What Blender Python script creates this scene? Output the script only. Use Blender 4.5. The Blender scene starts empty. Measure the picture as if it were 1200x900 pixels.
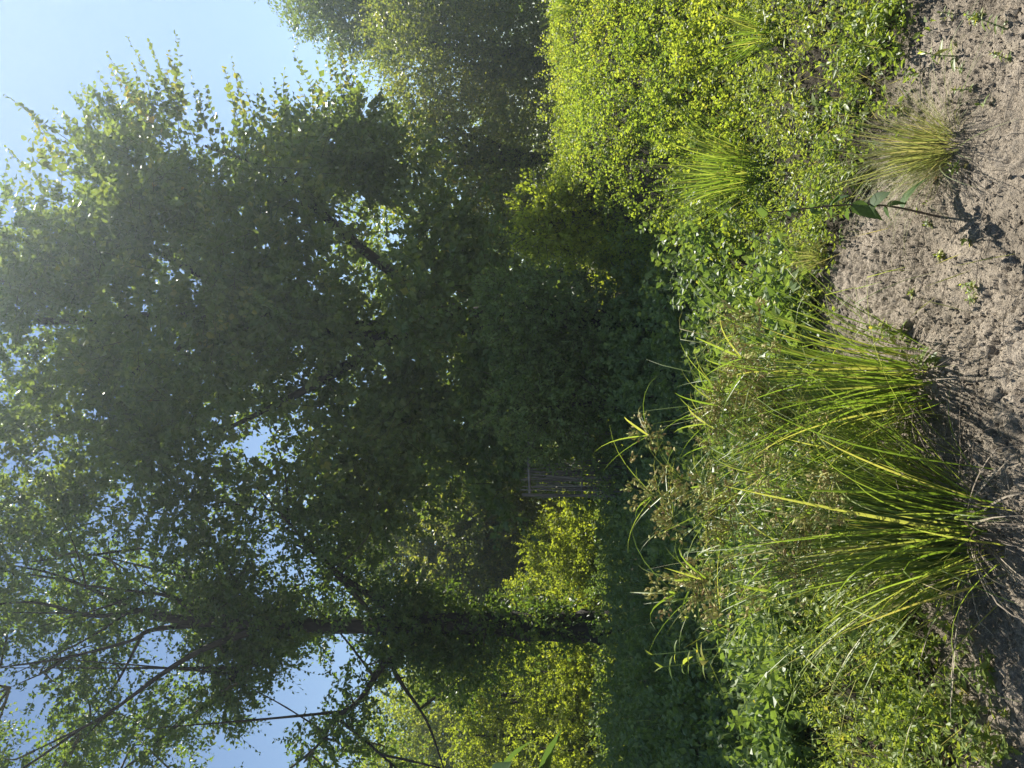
import bpy, math
import numpy as np
from mathutils import Vector, Matrix

scene = bpy.context.scene
COL = scene.collection
R = math.radians
# ------------------------------------------------------------------ camera
# the photograph was taken with the phone turned a quarter, so the world's "up" points to the left of the frame
CAM = np.array([0.0, 0.0, 1.55])
PITCH = R(3.6)
FWD = np.array([0.0, math.cos(PITCH), math.sin(PITCH)])
UPV = np.array([0.0, -math.sin(PITCH), math.cos(PITCH)])
RGT = np.array([1.0, 0.0, 0.0])
FPX = 26.0 / 36.0 * 1200.0
cd = bpy.data.cameras.new("camera")
cd.lens = 26.0
cd.sensor_width = 36.0
cd.clip_start = 0.05
cd.clip_end = 2000.0
cam = bpy.data.objects.new("camera", cd)
COL.objects.link(cam)
cam.matrix_world = Matrix(((-UPV[0], RGT[0], -FWD[0], CAM[0]),
                           (-UPV[1], RGT[1], -FWD[1], CAM[1]),
                           (-UPV[2], RGT[2], -FWD[2], CAM[2]),
                           (0, 0, 0, 1)))
scene.camera = cam
# ------------------------------------------------------------------ light
SUN_EL, SUN_AZ = R(50), R(32)          # azimuth clockwise from the viewing direction (+y)
SUN_STRENGTH, SKY_STRENGTH, EXPOSURE = 4.6, 0.05, 1.45
HAZE = 0.0016
world = bpy.data.worlds.new("World")
scene.world = world
world.use_nodes = True
wn = world.node_tree
for n in list(wn.nodes):
    wn.nodes.remove(n)
sky = wn.nodes.new("ShaderNodeTexSky")
sky.sky_type = 'NISHITA'
sky.sun_disc = False
sky.sun_elevation = SUN_EL
sky.sun_rotation = SUN_AZ
sky.air_density = 1.0
sky.dust_density = 0.0
sky.ozone_density = 1.3
bg = wn.nodes.new("ShaderNodeBackground")
bg.inputs[1].default_value = SKY_STRENGTH
wo = wn.nodes.new("ShaderNodeOutputWorld")
wn.links.new(sky.outputs[0], bg.inputs[0])
wn.links.new(bg.outputs[0], wo.inputs[0])
sd = bpy.data.lights.new("sun", 'SUN')
sd.energy = SUN_STRENGTH
sd.angle = R(0.5)
sd.color = (1.0, 0.95, 0.86)
sun = bpy.data.objects.new("sun", sd)
COL.objects.link(sun)
SUN_DIR = Vector((math.sin(SUN_AZ) * math.cos(SUN_EL), math.cos(SUN_AZ) * math.cos(SUN_EL), math.sin(SUN_EL)))
sun.rotation_euler = SUN_DIR.to_track_quat('Z', 'Y').to_euler()
sun.location = (6, 20, 30)
scene.view_settings.view_transform = 'Standard'
scene.view_settings.look = 'None'
scene.view_settings.gamma = 1.0
scene.view_settings.use_curve_mapping = False
scene.view_settings.exposure = EXPOSURE
cy = scene.cycles
cy.max_bounces = 7
cy.diffuse_bounces = 4
cy.glossy_bounces = 2
cy.transmission_bounces = 5
cy.transparent_max_bounces = 4
cy.volume_bounces = 0
cy.use_denoising = True
cy.caustics_reflective = False
cy.caustics_refractive = False

# ------------------------------------------------------------------ small helpers
def nrm(a):
    return a / np.maximum(np.linalg.norm(a, axis=-1, keepdims=True), 1e-9)

def P(ix, iy, d):
    """world point seen at photo pixel (1200x900) at depth d"""
    return CAM + FWD * d + RGT * ((450.0 - iy) / FPX * d) + UPV * ((600.0 - ix) / FPX * d)

def G(ix, iy, z=0.0):
    """point of the level ground seen at a photo pixel"""
    r = FWD + RGT * ((450.0 - iy) / FPX) + UPV * ((600.0 - ix) / FPX)
    return CAM + r * ((z - CAM[2]) / r[2])

def tag(o, label=None, cat=None, group=None, kind=None):
    if label: o["label"] = label
    if cat: o["category"] = cat
    if group: o["group"] = group
    if kind: o["kind"] = kind
    return o

def empty(name, loc, label=None, cat=None, group=None):
    o = bpy.data.objects.new(name, None)
    o.empty_display_size = 0.1
    COL.objects.link(o)
    o.location = loc
    return tag(o, label, cat, group)

def link(name, me, parent=None, mat=None):
    o = bpy.data.objects.new(name, me)
    COL.objects.link(o)
    if parent is not None: o.parent = parent
    return o

# ------------------------------------------------------------------ noise
def hash2(i, j, seed):
    h = (i.astype(np.int64) * 374761393 + j.astype(np.int64) * 668265263 + seed * 1442695041) & 0x7fffffff
    h = ((h ^ (h >> 13)) * 1274126177) & 0x7fffffff
    h = (h ^ (h >> 16)) & 0x7fffffff
    return h / float(0x7fffffff)

def vnoise(x, y, seed=0):
    i, j = np.floor(x), np.floor(y)
    fx, fy = x - i, y - j
    fx, fy = fx * fx * (3 - 2 * fx), fy * fy * (3 - 2 * fy)
    a, b = hash2(i, j, seed), hash2(i + 1, j, seed)
    c, d = hash2(i, j + 1, seed), hash2(i + 1, j + 1, seed)
    return (a + (b - a) * fx) * (1 - fy) + (c + (d - c) * fx) * fy

def fbm(x, y, seed=0, octv=4):
    s, a, t = 0.0, 1.0, 0.0
    for k in range(octv):
        s = s + a * vnoise(x * 2 ** k + 17.3 * k, y * 2 ** k - 9.1 * k, seed + k)
        t += a
        a *= 0.5
    return s / t

def worley(x, y, seed=0):
    i, j = np.floor(x), np.floor(y)
    f1 = np.full(x.shape, 9.0)
    f2 = np.full(x.shape, 9.0)
    for di in (-1, 0, 1):
        for dj in (-1, 0, 1):
            px = i + di + hash2(i + di, j + dj, seed)
            py = j + dj + hash2(i + di, j + dj, seed + 7)
            d = np.hypot(px - x, py - y)
            f2 = np.minimum(f2, np.maximum(f1, d))
            f1 = np.minimum(f1, d)
    return f1, f2

def sstep(a, b, x):
    t = np.clip((x - a) / (b - a), 0, 1)
    return t * t * (3 - 2 * t)

# ------------------------------------------------------------------ mesh collector
class Geo:
    def __init__(self):
        self.v, self.f, self.m, self.r, self.n = [], [], [], [], 0
    def add(self, verts, faces, rnd, mat=0):
        """verts (n,3); faces (m,3|4) local indices; rnd per vertex"""
        verts = np.asarray(verts, dtype=np.float64).reshape(-1, 3)
        faces = np.asarray(faces, dtype=np.int64)
        self.v.append(verts)
        self.f.append(faces + self.n)
        self.m.append(np.full(len(faces), mat, dtype=np.int32))
        self.r.append(np.broadcast_to(np.asarray(rnd, dtype=np.float32), (len(verts),)).copy())
        self.n += len(verts)
    def mesh(self, name, mats, smooth=False):
        me = bpy.data.meshes.new(name)
        v = np.concatenate(self.v)
        me.vertices.add(len(v))
        me.vertices.foreach_set("co", v.astype(np.float32).ravel())
        lv = np.concatenate([f.ravel() for f in self.f]).astype(np.int32)
        tot = np.concatenate([np.full(len(f), f.shape[1], dtype=np.int32) for f in self.f])
        st = np.zeros(len(tot), dtype=np.int32)
        st[1:] = np.cumsum(tot)[:-1]
        me.loops.add(len(lv))
        me.loops.foreach_set("vertex_index", lv)
        me.polygons.add(len(tot))
        me.polygons.foreach_set("loop_start", st)
        me.polygons.foreach_set("material_index", np.concatenate(self.m))
        me.polygons.foreach_set("use_smooth", np.full(len(tot), smooth, dtype=bool))
        me.update(calc_edges=True)
        at = me.attributes.new("rnd", 'FLOAT', 'POINT')
        at.data.foreach_set("value", np.concatenate(self.r))
        for m in mats:
            me.materials.append(m)
        return me
    def obj(self, name, mats, parent=None, smooth=False):
        return link(name, self.mesh(name, mats, smooth), parent)

def tube(geo, pts, rad, sides=8, rnd=0.5, mat=0, rough=0.0, rng=None):
    pts = np.asarray(pts, float)
    rad = np.broadcast_to(np.asarray(rad, float), (len(pts),))
    t = nrm(np.gradient(pts, axis=0))
    ref = np.array([0.31, 0.92, 0.2]) if abs(t[0][2]) > 0.5 else np.array([0.0, 0.0, 1.0])
    vs = []
    a = np.linspace(0, 2 * np.pi, sides, endpoint=False)
    for k in range(len(pts)):
        u = np.cross(t[k], ref)
        u /= max(np.linalg.norm(u), 1e-6)
        w = np.cross(t[k], u)
        rr = rad[k]
        if rough and rng is not None:
            rr = rr * (1 + rough * rng.normal(size=(sides, 1)))
        vs.append(pts[k] + rr * (np.cos(a)[:, None] * u + np.sin(a)[:, None] * w))
    v = np.concatenate(vs)
    q = []
    for k in range(len(pts) - 1):
        for s in range(sides):
            s2 = (s + 1) % sides
            q.append((k * sides + s, k * sides + s2, (k + 1) * sides + s2, (k + 1) * sides + s))
    geo.add(v, q, rnd, mat)
    geo.add(np.concatenate([vs[-1], [pts[-1]]]), [(s, (s + 1) % sides, sides) for s in range(sides)], rnd, mat)

def spline(pts, n=8):
    """Catmull-Rom through the points"""
    p = np.asarray(pts, float)
    p = np.concatenate([[2 * p[0] - p[1]], p, [2 * p[-1] - p[-2]]])
    out = []
    for k in range(1, len(p) - 2):
        for t in np.linspace(0, 1, n, endpoint=False):
            a, b, c, d = p[k - 1], p[k], p[k + 1], p[k + 2]
            out.append(0.5 * ((2 * b) + (c - a) * t + (2 * a - 5 * b + 4 * c - d) * t * t + (3 * b - a - 3 * c + d) * t ** 3))
    out.append(p[-2])
    return np.array(out)

def leaves(geo, base, d, nr, L, W, rnd, style="rhomb", fold=0.25, mat=0, bend=0.15):
    """many folded leaves at once; base,d,nr (n,3), L,W,rnd (n,)"""
    n = len(base)
    L = np.broadcast_to(np.asarray(L, float), (n,))[:, None]
    W = np.broadcast_to(np.asarray(W, float), (n,))[:, None]
    d = nrm(d)
    nr = nrm(nr - d * np.sum(nr * d, axis=1, keepdims=True))
    s = np.cross(d, nr)
    idx = np.arange(n)[:, None]
    tip = base + d * L - nr * L * bend
    if style == "rhomb":
        c = base + d * L * 0.45
        l = c + s * W + nr * W * fold
        r = c - s * W + nr * W * fold
        v = np.stack([base, r, tip, l], axis=1)
        q = np.concatenate([idx * 4 + np.array([0, 1, 2]), idx * 4 + np.array([0, 2, 3])])
        geo.add(v.reshape(-1, 3), q, np.repeat(rnd, 4), mat)
    else:
        a, b, wa, wb = (0.22, 0.68, 0.85, 0.8) if style == "round" else (0.25, 0.6, 0.9, 0.75)
        l1 = base + d * L * a + s * W * wa + nr * W * fold
        r1 = base + d * L * a - s * W * wa + nr * W * fold
        l2 = base + d * L * b + s * W * wb + nr * (W * fold - L * bend * 0.4)
        r2 = base + d * L * b - s * W * wb + nr * (W * fold - L * bend * 0.4)
        v = np.stack([base, r1, r2, tip, l2, l1], axis=1)
        q = np.concatenate([idx * 6 + np.array([0, 1, 2, 3]), idx * 6 + np.array([0, 3, 4, 5])])
        geo.add(v.reshape(-1, 3), q, np.repeat(rnd, 6), mat)

def sprays(geo, rng, base, d, L, nleaf, leafL, leafW, droop=0.25, style="rhomb", rnd=None, stem=0.004, smat=1,
           updown=0.35, t0=0.12, mix=0.45, fold=0.25, side=0.9):
    """leafy twigs: base,d (n,3), L (n,); alternate leaves along a drooping stem"""
    n = len(base)
    d = nrm(d)
    L = np.broadcast_to(np.asarray(L, float), (n,))
    if rnd is None: rnd = rng.random(n)
    t = np.linspace(t0, 1.0, nleaf)[None, :] + rng.normal(size=(n, nleaf)) * 0.02
    up = np.array([0, 0, 1.0])
    pos = base[:, None] + d[:, None] * (L[:, None] * t)[..., None] - up * (droop * L[:, None] * t * t)[..., None]
    tan = nrm(d[:, None] - up * (2 * droop * t)[..., None])
    sd_ = np.cross(tan, up)
    bad = np.linalg.norm(sd_, axis=-1) < 0.3
    sd_[bad] = rng.normal(size=(int(bad.sum()), 3))
    sd_ = nrm(sd_)
    ang = rng.normal(size=(n, 1)) * 0.8 + rng.normal(size=(n, nleaf)) * 0.35
    b2 = np.cross(sd_, tan)
    sdr = sd_ * np.cos(ang)[..., None] + b2 * np.sin(ang)[..., None]
    sg = np.where(np.arange(nleaf) % 2 == 0, 1.0, -1.0)[None, :, None]
    ld = 0.55 * tan + side * sg * sdr + rng.normal(size=(n, nleaf, 3)) * 0.25 - up * 0.2
    nn = np.cross(sdr * sg, tan) * sg * 0.0 + up * updown + rng.normal(size=(n, nleaf, 3)) * 0.45 + np.cross(tan, sdr) * 0.3
    sc = (0.65 + 0.55 * rng.random((n, nleaf))) * (1.0 - 0.45 * np.clip(t, 0, 1) ** 3)
    rr = np.clip(rnd[:, None] * (1 - mix) + rng.random((n, nleaf)) * mix, 0, 1)
    leaves(geo, pos.reshape(-1, 3), ld.reshape(-1, 3), nn.reshape(-1, 3), (leafL * sc).ravel(), (leafW * sc).ravel(),
           rr.ravel().astype(np.float32), style, fold)
    if stem:
        ts = np.array([0.0, 0.5, 1.0])
        c = base[:, None] + d[:, None] * (L[:, None] * ts)[..., None] - up * (droop * L[:, None] * ts * ts)[..., None]
        u = nrm(np.cross(d, rng.normal(size=(n, 3))))
        w = np.cross(d, u)
        rad = np.array([1.0, 0.7, 0.25]) * stem
        v = np.stack([c - u[:, None] * rad[None, :, None], c + u[:, None] * rad[None, :, None] + w[:, None] * (stem * 0.3)], axis=2).reshape(-1, 3)
        idx = (np.arange(n) * 6)[:, None]
        q = [idx + np.array([0, 1, 3, 2]), idx + np.array([2, 3, 5, 4])]
        geo.add(v, np.concatenate(q), 0.5, smat)

def crown(geo, rng, blobs, n, L, nleaf, leafL, leafW, shell=(0.45, 1.0), up=0.35, **kw):
    b = np.asarray(blobs, float)
    if b.shape[1] == 4: b = np.concatenate([b, b[:, 3:4], b[:, 3:4]], axis=1)
    w = (b[:, 3] * b[:, 4] * b[:, 5]) ** (2 / 3.0)
    k = rng.choice(len(b), size=n, p=w / w.sum())
    o = nrm(rng.normal(size=(n, 3)))
    rr = (shell[0] + (shell[1] - shell[0]) * rng.random(n) ** 0.6)[:, None]
    base = b[k, :3] + o * b[k, 3:6] * rr
    d = o + np.array([0, 0, up]) + rng.normal(size=(n, 3)) * 0.45
    brnd = rng.random(len(b))
    rnd = np.clip(0.5 * brnd[k] + 0.5 * rng.random(n), 0, 1)
    LL = L[0] + (L[1] - L[0]) * rng.random(n)
    sprays(geo, rng, base, d, LL, nleaf, leafL, leafW, rnd=rnd, **kw)

# ------------------------------------------------------------------ materials
def new_mat(name):
    m = bpy.data.materials.new(name)
    m.use_nodes = True
    nt = m.node_tree
    for n in list(nt.nodes): nt.nodes.remove(n)
    out = nt.nodes.new("ShaderNodeOutputMaterial")
    return m, nt, out

def ramp(nt, stops):
    cr = nt.nodes.new("ShaderNodeValToRGB")
    el = cr.color_ramp.elements
    while len(el) < len(stops): el.new(0.5)
    for e, (p, c) in zip(el, stops):
        e.position = p
        e.color = (*c, 1)
    return cr

def leaf_mat(name, stops, trans=0.42, gain=(2.6, 2.3, 0.9), rough=0.45, spec=0.45, objrand=False):
    m, nt, out = new_mat(name)
    at = nt.nodes.new("ShaderNodeAttribute")
    at.attribute_name = "rnd"
    fac = at.outputs["Fac"]
    if objrand:
        oi = nt.nodes.new("ShaderNodeObjectInfo")
        ad = nt.nodes.new("ShaderNodeMath"); ad.operation = 'ADD'
        nt.links.new(fac, ad.inputs[0]); nt.links.new(oi.outputs["Random"], ad.inputs[1])
        fr = nt.nodes.new("ShaderNodeMath"); fr.operation = 'FRACT'
        nt.links.new(ad.outputs[0], fr.inputs[0])
        fac = fr.outputs[0]
    cr = ramp(nt, stops)
    nt.links.new(fac, cr.inputs[0])
    # blotches and veins within a leaf
    tc = nt.nodes.new("ShaderNodeTexCoord")
    nz = nt.nodes.new("ShaderNodeTexNoise"); nz.inputs["Scale"].default_value = 45.0; nz.inputs["Detail"].default_value = 2.0
    nt.links.new(tc.outputs["Object"], nz.inputs["Vector"])
    mr = nt.nodes.new("ShaderNodeMapRange"); mr.inputs["To Min"].default_value = 0.72; mr.inputs["To Max"].default_value = 1.28
    nt.links.new(nz.outputs["Fac"], mr.inputs["Value"])
    vm = nt.nodes.new("ShaderNodeVectorMath"); vm.operation = 'SCALE'
    nt.links.new(cr.outputs[0], vm.inputs[0]); nt.links.new(mr.outputs[0], vm.inputs["Scale"])
    pb = nt.nodes.new("ShaderNodeBsdfPrincipled")
    pb.inputs["Roughness"].default_value = rough
    pb.inputs["Specular IOR Level"].default_value = spec
    nt.links.new(vm.outputs[0], pb.inputs["Base Color"])
    g = nt.nodes.new("ShaderNodeVectorMath"); g.operation = 'MULTIPLY'
    g.inputs[1].default_value = gain
    nt.links.new(vm.outputs[0], g.inputs[0])
    tr = nt.nodes.new("ShaderNodeBsdfTranslucent")
    nt.links.new(g.outputs[0], tr.inputs["Color"])
    mx = nt.nodes.new("ShaderNodeMixShader"); mx.inputs[0].default_value = trans
    nt.links.new(pb.outputs[0], mx.inputs[1]); nt.links.new(tr.outputs[0], mx.inputs[2])
    nt.links.new(mx.outputs[0], out.inputs[0])
    return m

def plain_mat(name, c1, c2, scale=20.0, rough=0.8, bump=0.3, stretch=(1, 1, 1), spec=0.3):
    m, nt, out = new_mat(name)
    tc = nt.nodes.new("ShaderNodeTexCoord")
    mp = nt.nodes.new("ShaderNodeMapping"); mp.inputs["Scale"].default_value = stretch
    nt.links.new(tc.outputs["Object"], mp.inputs[0])
    nz = nt.nodes.new("ShaderNodeTexNoise"); nz.inputs["Scale"].default_value = scale; nz.inputs["Detail"].default_value = 5.0
    nt.links.new(mp.outputs[0], nz.inputs["Vector"])
    cr = ramp(nt, [(0.3, c1), (0.7, c2)])
    nt.links.new(nz.outputs["Fac"], cr.inputs[0])
    pb = nt.nodes.new("ShaderNodeBsdfPrincipled")
    pb.inputs["Roughness"].default_value = rough
    pb.inputs["Specular IOR Level"].default_value = spec
    nt.links.new(cr.outputs[0], pb.inputs["Base Color"])
    if bump:
        bp = nt.nodes.new("ShaderNodeBump"); bp.inputs["Strength"].default_value = bump; bp.inputs["Distance"].default_value = 0.02
        nt.links.new(nz.outputs["Fac"], bp.inputs["Height"]); nt.links.new(bp.outputs[0], pb.inputs["Normal"])
    nt.links.new(pb.outputs[0], out.inputs[0])
    return m

YEL = (0.42, 0.33, 0.03)
M = {}
M["bark"] = plain_mat("bark", (0.013, 0.011, 0.009), (0.048, 0.041, 0.033), 14, 0.9, 0.8, (1, 1, 0.25))
M["twig"] = plain_mat("twig", (0.05, 0.05, 0.025), (0.10, 0.09, 0.05), 30, 0.7, 0)
M["stem_green"] = plain_mat("stem_green", (0.07, 0.13, 0.03), (0.13, 0.19, 0.05), 40, 0.5, 0)
M["stem_dark"] = plain_mat("stem_dark", (0.05, 0.035, 0.03), (0.09, 0.07, 0.045), 40, 0.6, 0)
M["old_wood"] = plain_mat("old_wood", (0.10, 0.088, 0.075), (0.27, 0.245, 0.215), 12, 0.85, 0.5, (1, 1, 0.1))
M["vine"] = leaf_mat("vine_leaf", [(0, (0.05, 0.092, 0.032)), (0.5, (0.09, 0.142, 0.042)), (0.88, (0.13, 0.175, 0.05)), (0.95, (0.17, 0.19, 0.04)), (1, (0.3, 0.22, 0.05))])
M["vine_bright"] = leaf_mat("vine_shoot_leaf", [(0, (0.06, 0.10, 0.03)), (0.6, (0.10, 0.14, 0.04)), (0.85, (0.2, 0.2, 0.05)), (1, (0.34, 0.22, 0.08))])
M["tree"] = leaf_mat("broadleaf", [(0, (0.04, 0.085, 0.025)), (0.6, (0.08, 0.135, 0.033)), (1, (0.15, 0.19, 0.045))], 0.46)
M["far"] = leaf_mat("far_leaf", [(0, (0.05, 0.09, 0.028)), (0.6, (0.09, 0.14, 0.04)), (1, (0.17, 0.2, 0.055))])
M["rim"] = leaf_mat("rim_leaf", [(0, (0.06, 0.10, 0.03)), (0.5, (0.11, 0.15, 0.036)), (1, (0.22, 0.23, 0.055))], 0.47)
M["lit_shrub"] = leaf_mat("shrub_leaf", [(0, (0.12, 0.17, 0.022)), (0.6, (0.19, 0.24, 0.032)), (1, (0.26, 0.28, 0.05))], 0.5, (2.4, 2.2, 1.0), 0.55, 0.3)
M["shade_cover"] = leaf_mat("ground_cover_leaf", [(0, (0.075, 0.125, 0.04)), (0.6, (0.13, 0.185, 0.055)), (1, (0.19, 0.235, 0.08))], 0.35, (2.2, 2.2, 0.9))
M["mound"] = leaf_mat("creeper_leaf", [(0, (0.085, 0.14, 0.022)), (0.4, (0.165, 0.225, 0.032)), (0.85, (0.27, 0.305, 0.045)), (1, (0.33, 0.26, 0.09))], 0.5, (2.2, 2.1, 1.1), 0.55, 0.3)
M["weed"] = leaf_mat("weed_leaf", [(0, (0.10, 0.155, 0.035)), (0.5, (0.155, 0.21, 0.05)), (0.9, (0.22, 0.26, 0.075)), (1, (0.32, 0.27, 0.05))], 0.45, (2.4, 2.2, 0.9), 0.45, 0.4)
M["weed_part"] = leaf_mat("weed_leaf_large", [(0, (0.10, 0.155, 0.035)), (0.5, (0.155, 0.21, 0.05)), (0.9, (0.22, 0.26, 0.075)), (1, (0.28, 0.25, 0.05))], 0.45, (2.4, 2.2, 0.9), 0.45, 0.4, True)
M["big_leaf"] = leaf_mat("young_plant_leaf", [(0, (0.045, 0.085, 0.03)), (1, (0.075, 0.125, 0.045))], 0.35, (2.4, 2.2, 0.9), 0.6, 0.22, True)
M["sedge"] = leaf_mat("sedge_blade", [(0, (0.10, 0.15, 0.025)), (0.55, (0.15, 0.205, 0.04)), (0.82, (0.24, 0.255, 0.075)), (1, (0.3, 0.26, 0.1))], 0.45, (1.75, 1.85, 0.8), 0.42, 0.45)
M["sedge_part"] = leaf_mat("sedge_blade_large", [(0, (0.10, 0.15, 0.025)), (0.55, (0.15, 0.205, 0.04)), (0.82, (0.24, 0.255, 0.075)), (1, (0.3, 0.26, 0.1))], 0.45, (1.75, 1.85, 0.8), 0.42, 0.45, True)
M["dead"] = leaf_mat("dead_blade", [(0, (0.16, 0.13, 0.10)), (0.6, (0.26, 0.22, 0.17)), (1, (0.36, 0.31, 0.23))], 0.2, (1.2, 1.1, 0.9), 0.7, 0.2, True)
M["spikelet"] = leaf_mat("spikelet", [(0, (0.25, 0.18, 0.09)), (0.35, (0.38, 0.34, 0.14)), (1, (0.40, 0.45, 0.15))], 0.25, (1.6, 1.5, 0.9), 0.7, 0.2)
M["fine_grass"] = leaf_mat("fine_grass_blade", [(0, (0.16, 0.195, 0.07)), (0.6, (0.25, 0.265, 0.11)), (1, (0.40, 0.35, 0.2))], 0.4, (1.7, 1.6, 0.9), 0.5, 0.3)
M["dead_leaf"] = plain_mat("dead_leaf", (0.30, 0.15, 0.07), (0.42, 0.25, 0.13), 60, 0.7, 0.2)

def soil_mat():
    m, nt, out = new_mat("clay_soil")
    tc = nt.nodes.new("ShaderNodeTexCoord")
    at = nt.nodes.new("ShaderNodeAttribute"); at.attribute_name = "rnd"
    n1 = nt.nodes.new("ShaderNodeTexNoise"); n1.inputs["Scale"].default_value = 3.0; n1.inputs["Detail"].default_value = 6.0
    n2 = nt.nodes.new("ShaderNodeTexNoise"); n2.inputs["Scale"].default_value = 110.0; n2.inputs["Detail"].default_value = 6.0; n2.inputs["Roughness"].default_value = 0.7
    for n in (n1, n2): nt.links.new(tc.outputs["Object"], n.inputs["Vector"])
    c1 = ramp(nt, [(0.3, (0.215, 0.182, 0.138)), (0.5, (0.32, 0.272, 0.21)), (0.72, (0.44, 0.375, 0.295))])
    nt.links.new(n1.outputs["Fac"], c1.inputs[0])
    c2 = ramp(nt, [(0.3, (0.62, 0.6, 0.58)), (0.5, (0.95, 0.95, 0.95)), (0.7, (1.15, 1.13, 1.1))])
    nt.links.new(n2.outputs["Fac"], c2.inputs[0])
    mu = nt.nodes.new("ShaderNodeVectorMath"); mu.operation = 'MULTIPLY'
    nt.links.new(c1.outputs[0], mu.inputs[0]); nt.links.new(c2.outputs[0], mu.inputs[1])
    # leaf litter and humus where plants grow (attribute 1), bare clay elsewhere (0)
    mx = nt.nodes.new("ShaderNodeMix"); mx.data_type = 'RGBA'
    nt.links.new(at.outputs["Fac"], mx.inputs[0])
    nt.links.new(mu.outputs[0], mx.inputs[6])
    c3 = ramp(nt, [(0.35, (0.03, 0.027, 0.018)), (0.65, (0.075, 0.062, 0.04))])
    nt.links.new(n2.outputs["Fac"], c3.inputs[0])
    nt.links.new(c3.outputs[0], mx.inputs[7])
    pb = nt.nodes.new("ShaderNodeBsdfPrincipled"); pb.inputs["Roughness"].default_value = 0.92; pb.inputs["Specular IOR Level"].default_value = 0.2
    nt.links.new(mx.outputs[2], pb.inputs["Base Color"])
    bp = nt.nodes.new("ShaderNodeBump"); bp.inputs["Strength"].default_value = 1.0; bp.inputs["Distance"].default_value = 0.014
    vo = nt.nodes.new("ShaderNodeTexVoronoi"); vo.inputs["Scale"].default_value = 85.0; vo.feature = 'DISTANCE_TO_EDGE'
    dv = nt.nodes.new("ShaderNodeVectorMath"); dv.operation = 'ADD'
    n3 = nt.nodes.new("ShaderNodeTexNoise"); n3.inputs["Scale"].default_value = 40.0
    nt.links.new(tc.outputs["Object"], n3.inputs["Vector"])
    sc_ = nt.nodes.new("ShaderNodeVectorMath"); sc_.operation = 'SCALE'; sc_.inputs["Scale"].default_value = 0.03
    nt.links.new(n3.outputs["Color"], sc_.inputs[0])
    nt.links.new(tc.outputs["Object"], dv.inputs[0]); nt.links.new(sc_.outputs[0], dv.inputs[1]); nt.links.new(dv.outputs[0], vo.inputs["Vector"])
    b2_ = nt.nodes.new("ShaderNodeBump"); b2_.inputs["Strength"].default_value = 0.7; b2_.inputs["Distance"].default_value = 0.012
    nt.links.new(vo.outputs["Distance"], b2_.inputs["Height"])
    nt.links.new(b2_.outputs[0], bp.inputs["Normal"])
    nt.links.new(n2.outputs["Fac"], bp.inputs["Height"]); nt.links.new(bp.outputs[0], pb.inputs["Normal"])
    nt.links.new(pb.outputs[0], out.inputs[0])
    return m
M["soil"] = soil_mat()

# ------------------------------------------------------------------ the ground, one sheet
def ground_h(x, y):
    """broad shape of the land"""
    x = np.asarray(x, float); y = np.asarray(y, float)
    h = 0.05 * (fbm(x * 0.5 + 3, y * 0.5, 5, 3) - 0.5)
    # the creeper-covered bank on the right
    edge = sstep(0.9, 2.6, x + 0.35 * (fbm(x * 0.8, y * 0.8, 9, 2) - 0.5)) * (1 - 0.5 * sstep(9, 16, x))
    bank = 1.25 * sstep(5.2, 9.3, y) * (1 - sstep(10.5, 15.5, y)) * edge
    h = h + bank * (0.76 + 0.5 * fbm(x * 0.9, y * 0.9, 21, 3))
    h = h + 0.10 * sstep(1.0, 2.5, x) * sstep(3.2, 5.0, y)
    # far rise
    h = h + 1.5 * sstep(45, 140, np.hypot(x, y)) * fbm(x * 0.02, y * 0.02, 2, 3)
    return h

def plant_mask(x, y):
    """1 where vegetation has covered the soil, 0 on bare clay"""
    yb = np.interp(x, [-4, -2.2, -1.4, -0.6, -0.1, 0.25, 0.75, 1.1, 1.8, 4], [2.2, 2.45, 3.0, 3.35, 3.8, 4.6, 4.2, 3.55, 3.45, 3.2])
    return sstep(-0.42, 0.26, y - yb + 0.5 * (fbm(x * 3.1, y * 3.1, 33, 3) - 0.5))

def graded(lo, hi, step, far, n):
    core = np.arange(lo, hi, step)
    g = np.geomspace(step, 1, n)
    def out(start, end):
        t = np.linspace(0, 1, n + 1)[1:]
        k = 7.0
        s = (np.exp(k * t) - 1) / (np.exp(k) - 1)
        return start + (end - start) * s
    return np.concatenate([out(lo, -far)[::-1], core, out(hi, far)])

gx = graded(-2.05, 2.05, 0.0085, 400.0, 55)
gy = graded(2.0, 4.6, 0.0085, 400.0, 65)
X, Y = np.meshgrid(gx, gy)
def ground_full(X, Y):
    """the broad land plus the clods, cracks and crumbs of the clay near the camera"""
    Z = ground_h(X, Y)
    wx = X + 0.05 * (fbm(X * 9, Y * 9, 41, 3) - 0.5)
    wy = Y + 0.05 * (fbm(X * 9 + 5, Y * 9, 43, 3) - 0.5)
    near = sstep(9, 5, np.hypot(X, Y - 2))
    f1, f2 = worley(wx * 19, wy * 19, 3)
    g1, g2 = worley(wx * 55, wy * 55, 8)
    lump2 = sstep(0.35, 0.65, fbm(X * 5.3, Y * 5.3, 57, 3))
    c1_, c2_ = worley(X * 7 + 0.9 * fbm(X * 12, Y * 12, 81, 3), Y * 7 + 0.9 * fbm(X * 12 + 9, Y * 12, 83, 3), 85)
    lump = sstep(0.25, 0.75, fbm(X * 2.3, Y * 2.3, 51, 3))
    return Z + near * (0.06 * (fbm(X * 4, Y * 4, 61, 4) - 0.5)
             + (0.006 + 0.020 * lump) * np.sqrt(np.clip(f2 - f1, 0, 0.5))
             + (0.010 + 0.014 * lump2) * np.sqrt(np.clip(g2 - g1, 0, 0.4))
             + 0.034 * (fbm(X * 34, Y * 34, 71, 4) - 0.5)
             - 0.022 * (1 - sstep(0.0, 0.09, c2_ - c1_)) * sstep(0.45, 0.6, fbm(X * 1.7, Y * 1.7, 77, 2)))
Z = ground_full(X, Y)
ny_, nx_ = X.shape
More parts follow.
